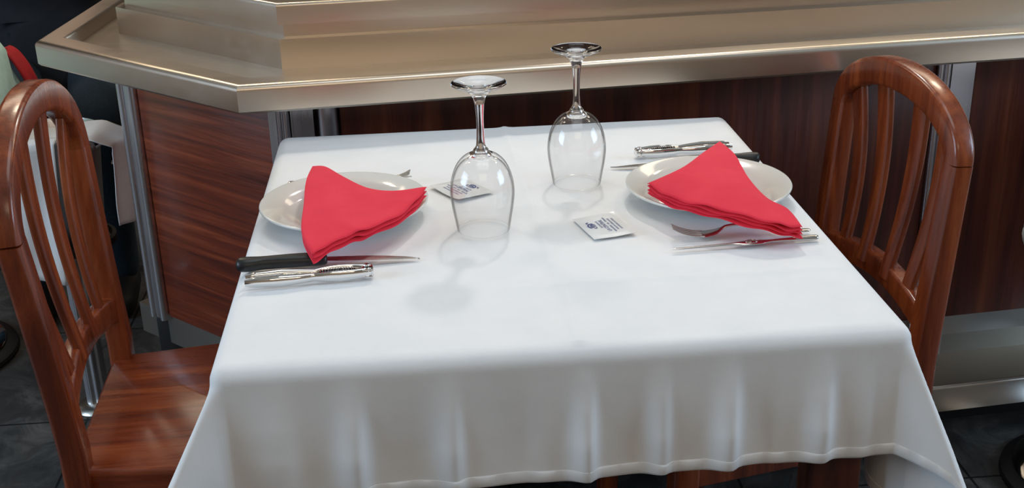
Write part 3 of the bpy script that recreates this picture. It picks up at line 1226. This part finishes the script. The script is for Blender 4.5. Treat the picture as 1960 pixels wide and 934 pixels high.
def make_sachet(label):
    """local x = reading direction, y = up of the print"""
    t = thing('wipe_sachet', label, 'sachet', group='wipe sachets')
    W_, H_ = .073, .055
    bm = bmesh.new()
    nx, ny = 24, 18
    top, bot = [], []
    for j in range(ny + 1):
        rt_, rb_ = [], []
        for i in range(nx + 1):
            u, v = i / nx, j / ny
            x, y = (u - .5) * W_, (v - .5) * H_
            pil = (min(1, min(u, 1 - u) / .14) * min(1, min(v, 1 - v) / .16))
            pil = pil * pil * (3 - 2 * pil)
            lift = .0022 * max(0, (u - .5) * 2) ** 3 * (1 - v) * 1.2 + .0035 * max(0, .5 - u) ** 2 * max(0, v - .4) + .0030 * max(0, .45 - u) * max(0, .5 - v) * 4 * .6
            z = .0011 + lift + pil * .0010
            rt_.append(bm.verts.new((x, y, z)))
            rb_.append(bm.verts.new((x, y, z - .0004 - pil * .0012)))
        top.append(rt_); bot.append(rb_)
    for j in range(ny):
        for i in range(nx):
            bm.faces.new((top[j][i], top[j][i + 1], top[j + 1][i + 1], top[j + 1][i]))
            bm.faces.new((bot[j][i], bot[j + 1][i], bot[j + 1][i + 1], bot[j][i + 1]))
    for i in range(nx):
        bm.faces.new((top[0][i], bot[0][i], bot[0][i + 1], top[0][i + 1]))
        bm.faces.new((top[ny][i], top[ny][i + 1], bot[ny][i + 1], bot[ny][i]))
    for j in range(ny):
        bm.faces.new((top[j][0], top[j + 1][0], bot[j + 1][0], bot[j][0]))
        bm.faces.new((top[j][nx], bot[j][nx], bot[j + 1][nx], top[j + 1][nx]))
    obj('envelope', bm, MT['paper'], t, 40)
    zt = .0027
    text_mesh('printed_title', 'LA CENTRAL', .0072, MT['ink'], t, (-.001, -.0005, zt), .92)
    text_mesh('printed_subtitle', 'RESTAURANTE', .0034, MT['ink'], t, (.004, .0052, zt))
    for i, s_ in enumerate(('MARISQUERIA   BAR   TERRAZA', 'TOALLITA REFRESCANTE', 'CON AROMA DE LIMON')):
        text_mesh('printed_line', s_, .0034, MT['ink'], t, (0, -.0068 - i * .0050, zt))
    # logo : a little crustacean made of curved strokes
    bm = bmesh.new()
    def stroke(pts, w_):
        sweep(bm, spline([(a, b_, 0) for a, b_ in pts], 5), (0, 0, 1), [( .5 * w_, .0001), (-.5 * w_, .0001), (-.5 * w_, -.0001), (.5 * w_, -.0001)])
    stroke([(-.008, .002), (-.004, .0045), (.001, .0045), (.005, .001), (.005, -.003)], .0018)
    stroke([(-.007, -.001), (-.003, .001), (.001, .001), (.003, -.003)], .0013)
    stroke([(-.009, .000), (-.010, -.003), (-.007, -.004)], .0012)
    stroke([(.006, .003), (.009, .004), (.010, .001)], .0012)
    for k in range(4):
        stroke([(-.004 + k * .0024, .000), (-.0045 + k * .0024, -.005)], .0008)
    lg = obj('printed_logo', bm, MT['ink'], t, 40)
    lg.location = (.004, .0150, zt)
    return t


s1 = make_sachet('white printed wet wipe sachet lying between the near glass and the right plate')
s1.location = (0.0850, -0.0725, CTOP)
s1.rotation_euler = (0, 0, atan2(.070, -.0165))
s2 = copy_tree(s1)
s2['label'] = 'white printed wet wipe sachet seen through the near glass, behind it'
s2.location = (-0.0833, 0.0890, CTOP)
s2.rotation_euler = (0, 0, atan2(-.068, .0400))

# ------------------------------------------------------------------ bucket stand at the left
bx, by = -0.865, 0.935
st_ = thing('bucket_stand', 'ribbed steel column stand holding the wine bucket behind the left chair', 'bucket stand', (bx, by, 0))
bm = bmesh.new()
ns = 60
lo, hi = [], []
for i in range(ns):
    a = 2 * pi * i / ns
    r = .024 + .0022 * cos(10 * a)
    lo.append(bm.verts.new((r * cos(a), r * sin(a), .012))); hi.append(bm.verts.new((r * cos(a), r * sin(a), .375)))
for i in range(ns):
    j = (i + 1) % ns
    bm.faces.new((lo[i], lo[j], hi[j], hi[i]))
bm.faces.new(lo[::-1]); bm.faces.new(hi)
obj('ribbed_column', bm, MT['steel_post'], st_, 60)
bm = bmesh.new(); lathe(bm, [(0, .0), (.050, .0), (.052, .006), (.048, .012), (.03, .020), (.0, .020)], 48)
obj('round_base', bm, MT['steel_kick'], st_, 50)
bm = bmesh.new(); lathe(bm, [(0, .372), (.030, .372), (.085, .384), (.092, .388), (.092, .402), (.084, .404), (.080, .392), (0, .392)], 48)
obj('support_ring', bm, MT['rubber'], st_, 50)

bk = thing('wine_bucket', 'steel wine bucket under a white cloth, seen through the left chair back', 'wine bucket', (bx, by, 0.393))
bm = bmesh.new(); lathe(bm, [(0, 0), (.066, 0), (.070, .004), (.090, .225), (.0935, .229), (.0955, .234), (.0920, .238), (.0885, .232), (.0685, .008), (0, .006)], 64)
obj('bucket_body', bm, MT['steel_post'], bk, 50)
for s in (-1, 1):
    bm = bmesh.new()
    path = spline([(s * .087, 0, .205), (s * .105, 0, .214), (s * .128, 0, .212), (s * .138, 0, .192), (s * .130, 0, .172), (s * .112, 0, .170)], 6)
    sweep(bm, path, (0, 1, 0), rrect(.006, .045, .003))
    obj('curled_handle', bm, MT['steel_post'], bk, 50)

bm = bmesh.new()
# cloth laid across the bucket mouth and hanging at the near-left and the right
nx, ny = 46, 30
grid2 = []
for j in range(ny + 1):
    row = []
    for i in range(nx + 1):
        s = -0.115 + 0.430 * i / nx       # along the width (x)
        w_ = -0.075 + 0.135 * j / ny      # depth
        half = 0.100
        z = 0.637 - 0.012 * math.exp(-(s / .05) ** 2)
        x = s
        if s < -half:
            e = -s - half
            x = -half - 0.010 * min(1, e / .02) - .02 * e
            z = 0.635 - max(0, e - .006)
        elif s > half:
            e = s - half
            x = half + 0.055 * min(1, e / .05)
            z = 0.635 - max(0, e - .05) * 1.0 - .02 * min(1, e / .05)
        rip = 0.006 * sin(w_ * 70 + s * 10) * min(1, max(0, abs(s) - half) / .05)
        kk = min(1, max(0, s - half) / .06)
        row.append(bm.verts.new((bx + x + rip + kk * (w_ * .42 + .006), by + w_ * (1 - .45 * kk) - .018 - .02 * kk + 0.004 * sin(s * 40), z)))
    grid2.append(row)
for j in range(ny):
    for i in range(nx):
        bm.faces.new((grid2[j][i], grid2[j][i + 1], grid2[j + 1][i + 1], grid2[j + 1][i]))
o = obj('bucket_cloth', bm, MT['cloth'], None, 180)
sm = o.modifiers.new('thickness', 'SOLIDIFY'); sm.thickness = 0.0015
tag(o, 'white cloth draped over the wine bucket behind the left chair', 'cloth')
# a folded-down front flap of the same cloth over the near side of the bucket
bm = bmesh.new()
rows = []
for j in range(25):
    v = j / 24
    row = []
    for i in range(21):
        u = i / 20
        x = -0.070 + 0.105 * u
        if v < .12:
            y, z = by - .075 - v * .25, .638 - v * .03
        else:
            e = v - .12
            y, z = by - .107 - .012 * e + .003 * sin(u * 9 + v * 3), .634 - e * (.30 + .03 * u)
        row.append(bm.verts.new((bx + x - .02 * v, y, z)))
    rows.append(row)
for j in range(24):
    for i in range(20):
        bm.faces.new((rows[j][i], rows[j][i + 1], rows[j + 1][i + 1], rows[j + 1][i]))
fl = obj('front_flap', bm, MT['cloth'], o, 180)
sm = fl.modifiers.new('thickness', 'SOLIDIFY'); sm.thickness = 0.0015

# ------------------------------------------------------------------ neighbouring table at the left edge, person beyond the bar
def pedestal(name, label, x, y, tx0, tx1, ty0, ty1, r=.200):
    t = thing(name, label, 'table', (x, y, 0))
    k = r / .2
    bm = bmesh.new(); lathe(bm, [(0, 0), (.200 * k, 0), (.206 * k, .006), (.204 * k, .014), (.186 * k, .022), (0, .022)], 64)
    obj('rubber_rim', bm, MT['rubber'], t, 50)
    bm = bmesh.new(); lathe(bm, [(.176 * k, .021), (.180 * k, .027), (.172 * k, .034), (.150 * k, .040), (.08, .054), (.035, .070), (0, .070)], 64)
    obj('base_dome', bm, MT['chrome'], t, 50)
    bm = bmesh.new(); lathe(bm, [(0, .065), (.025, .065), (.025, .72), (0, .72)], 32)
    obj('column', bm, MT['steel_post'], t, 50)
    bm = bmesh.new(); box(bm, tx0, tx1, ty0, ty1, .72, .745, .005)
    obj('tabletop', bm, MT['table_wood'], t)
    return t


def hanging_cloth(name, label, x0, x1, y0, y1, ov, z0, flare, nx=44, ny=44):
    """cloth over a rectangular top (world x0..x1, y0..y1) hanging ov on every side"""
    bm = bmesh.new(); rows = []
    for j in range(ny + 1):
        row = []
        tt = y0 - ov + (y1 - y0 + 2 * ov) * j / ny
        for i in range(nx + 1):
            ss = x0 - ov + (x1 - x0 + 2 * ov) * i / nx
            ex = max(0, x0 - ss, ss - x1); ey = max(0, y0 - tt, tt - y1)
            sx = -1 if ss < x0 else 1; sy = -1 if tt < y0 else 1
            d = hypot(ex, ey)
            rp_ = .006 * sin((ss + tt) * 38) * min(1, d / .1)
            row.append(bm.verts.new((max(x0, min(x1, ss)) + sx * (flare * ex + (rp_ if ex > 0 else 0)), max(y0, min(y1, tt)) + sy * (flare * ey + (rp_ if ey > 0 else 0)), z0 - d)))
        rows.append(row)
    for j in range(ny):
        for i in range(nx):
            bm.faces.new((rows[j][i], rows[j][i + 1], rows[j + 1][i + 1], rows[j + 1][i]))
    o = obj(name, bm, MT['cloth'] if name == 'tablecloth' else MT['mint'], None, 180)
    sm = o.modifiers.new('thickness', 'SOLIDIFY'); sm.thickness = 0.0012
    return tag(o, label, 'tablecloth')


pedestal('pedestal_table', 'neighbouring table on a black and chrome pedestal at the far left edge', -1.33, 1.22, -.30, .27, -.38, .02)
o = hanging_cloth('mint_tablecloth', 'pale mint tablecloth corner at the left edge beyond the left chair', -1.61, -1.030, 0.83, 1.245, .16, .7475, .20)
bm = bmesh.new(); rows = []
for j in range(21):
    v = j / 20
    rows.append([bm.verts.new((-1.036 + .060 * v ** .9 + .003 * sin(u), 1.243 + .010 * v + (.05 - .005 * u) + .008 * sin(u * .9 + v * 3), 0.728 - .03 * v - .10 * v * v)) for u in range(11)])
for j in range(20):
    for u in range(10):
        bm.faces.new((rows[j][u], rows[j][u + 1], rows[j + 1][u + 1], rows[j + 1][u]))
o = obj('hanging_napkin', bm, MT['darkred'], None, 180)
sm = o.modifiers.new('thickness', 'SOLIDIFY'); sm.thickness = 0.005
tag(o, 'dark red cloth napkin hanging off the neighbouring table above the left chair', 'napkin')

sx_, sy_ = -1.09, 1.86


def skin_mesh(name, verts, edges, radii, m, parent, root=0, sub=2):
    me = bpy.data.meshes.new(name)
    me.from_pydata([Vector((v[0], v[1], v[2] - 0.132)) for v in verts], edges, [])
    tmp = bpy.data.objects.new(name, me)
    COL.objects.link(tmp)
    md = tmp.modifiers.new('skin', 'SKIN')
    for i, r in enumerate(radii):
        sv = me.skin_vertices[0].data[i]
        sv.radius = r if isinstance(r, tuple) else (r, r)
        sv.use_root = (i == root)
    s_ = tmp.modifiers.new('sub', 'SUBSURF'); s_.levels = sub; s_.render_levels = sub
    dg = bpy.context.evaluated_depsgraph_get()
    me2 = bpy.data.meshes.new_from_object(tmp.evaluated_get(dg))
    bpy.data.objects.remove(tmp, do_unlink=True)
    me2.materials.clear(); me2.materials.append(m)
    for p in me2.polygons:
        p.use_smooth = True
    o = bpy.data.objects.new(name, me2)
    COL.objects.link(o)
    o.parent = parent
    return o


person = thing('person', 'person in black jacket and dark jeans sitting beyond the left end of the bar', 'person', (sx_, sy_, 0), radians(-80))
# body (head, neck, trunk, arms, hands, legs) in local coordinates, facing +x
V, Ed, Ra = [], [], []


def add(p, r, par=None):
    V.append(p); Ra.append(r)
    if par is not None:
        Ed.append((par, len(V) - 1))
    return len(V) - 1


pel = add((0.0, 0, .70), .12)
wa = add((.03, 0, .85), .105, pel)
chs = add((.08, 0, 1.02), .115, wa)
sh = add((.10, 0, 1.13), .085, chs)
nk = add((.115, 0, 1.21), .048, sh)
nk2 = add((.13, 0, 1.27), .048, nk)
hd = add((.145, 0, 1.34), .078, nk2)
hd2 = add((.145, 0, 1.41), .082, hd)
hd3 = add((.14, 0, 1.455), .045, hd2)
nose = add((.228, 0, 1.350), .012, hd)
hands = []
for s in (-1, 1):
    a1 = add((.09, s * .17, 1.10), .052, sh)
    a2 = add((.17, s * .21, .98), .042, a1)
    a3 = add((.24, s * .18, .985), .034, a2)
    a4 = add((.30, s * .09, 1.08), .025, a3)
    a5 = add((.31, s * .05, 1.12), .026, a4)
    palm = add((.32, s * .03, 1.16), .030, a5)
    for f_, ln in enumerate((.042, .054, .058, .050)):
        yy = s * (.008 + f_ * .015)
        b1 = add((.322, yy, 1.182), .0095, palm)
        b2 = add((.318, yy, 1.182 + ln * .55), .0085, b1)
        add((.306, yy, 1.182 + ln), .0075, b2)
    th1 = add((.312, s * .062, 1.150), .010, palm)
    add((.308, s * .075, 1.178), .008, th1)
for s in (-1, 1):
    h1 = add((.02, s * .09, .68), .085, pel)
    h2 = add((.22, s * .11, .675), .072, h1)
    kn = add((.44, s * .10, .655), .058, h2)
    c1_ = add((.43, s * .10, .50), .050, kn)
    an = add((.36, s * .10, .24), .036, c1_)
    ft = add((.37, s * .10, .17), .036, an)
    add((.47, s * .10, .145), .030, ft)
body = skin_mesh('body', V, Ed, Ra, MT['skin'], person)
jv, je, jr = [], [], []


def addj(p, r, par=None):
    jv.append(p); jr.append(r)
    if par is not None:
        je.append((par, len(jv) - 1))
    return len(jv) - 1


j0 = addj((.02, 0, .72), .150); j1 = addj((.04, 0, .86), .135, j0); j2 = addj((.08, 0, 1.02), .140, j1); j3 = addj((.10, 0, 1.13), .105, j2)
for s in (-1, 1):
    a1 = addj((.09, s * .17, 1.10), .070, j3); a2 = addj((.17, s * .22, .98), .060, a1); a3 = addj((.24, s * .19, .985), .054, a2); addj((.30, s * .10, 1.07), .040, a3)
addj((.20, 0, .76), .10, j0)
skin_mesh('jacket', jv, je, jr, MT['jacket'], person)
jv, je, jr = [], [], []
j0 = addj((0, 0, .69), .135)
for s in (-1, 1):
    a1 = addj((.03, s * .09, .68), .100, j0); a2 = addj((.22, s * .11, .675), .086, a1); a3 = addj((.445, s * .10, .655), .070, a2)
    a4 = addj((.43, s * .10, .50), .062, a3); addj((.365, s * .10, .26), .052, a4); addj((.362, s * .10, .175), .052, len(jv) - 1)
jeans = skin_mesh('jeans', jv, je, jr, MT['denim'], person)
bm = bmesh.new()
for s in (-1,):
    sweep(bm, spline([(.10, .03, .628), (.20, .07, .636), (.30, .09, .628), (.38, .10, .610)], 8), (0, 0, 1), circ(.0014, 6))
    sweep(bm, spline([(.20, .14, .620), (.28, .155, .610), (.36, .158, .590)], 8), (0, 1, 0), circ(.0014, 6))
obj('seam', bm, MT['denim_seam'], jeans)
for s in (-1, 1):
    skin_mesh('shoe', [(.350, s * .10, .215), (.352, s * .10, .172), (.40, s * .10, .172), (.49, s * .10, .168), (.53, s * .10, .162)], [(0, 1), (1, 2), (2, 3), (3, 4)], [.046, .050, .044, .038, .028], MT['rubber'], person, 0, 2)
skin_mesh('hair', [(.11, 0, 1.37), (.115, 0, 1.43), (.14, 0, 1.465)], [(0, 1), (1, 2)], [.086, .094, .070], MT['hair'], person, 0, 2)

# ------------------------------------------------------------------ neighbouring table at the right edge
px0, py0 = 1.108, 0.395
pedestal('pedestal_table', 'neighbouring table on a round black and chrome base at the right edge', px0, py0, -.155, .40, -.3, .06, r=.170)
hanging_cloth('tablecloth', 'corner of a white cloth hanging at the right edge in front of the bar', px0 - .160, px0 + .405, py0 - .305, py0 + .065, .20, .7475, .06)
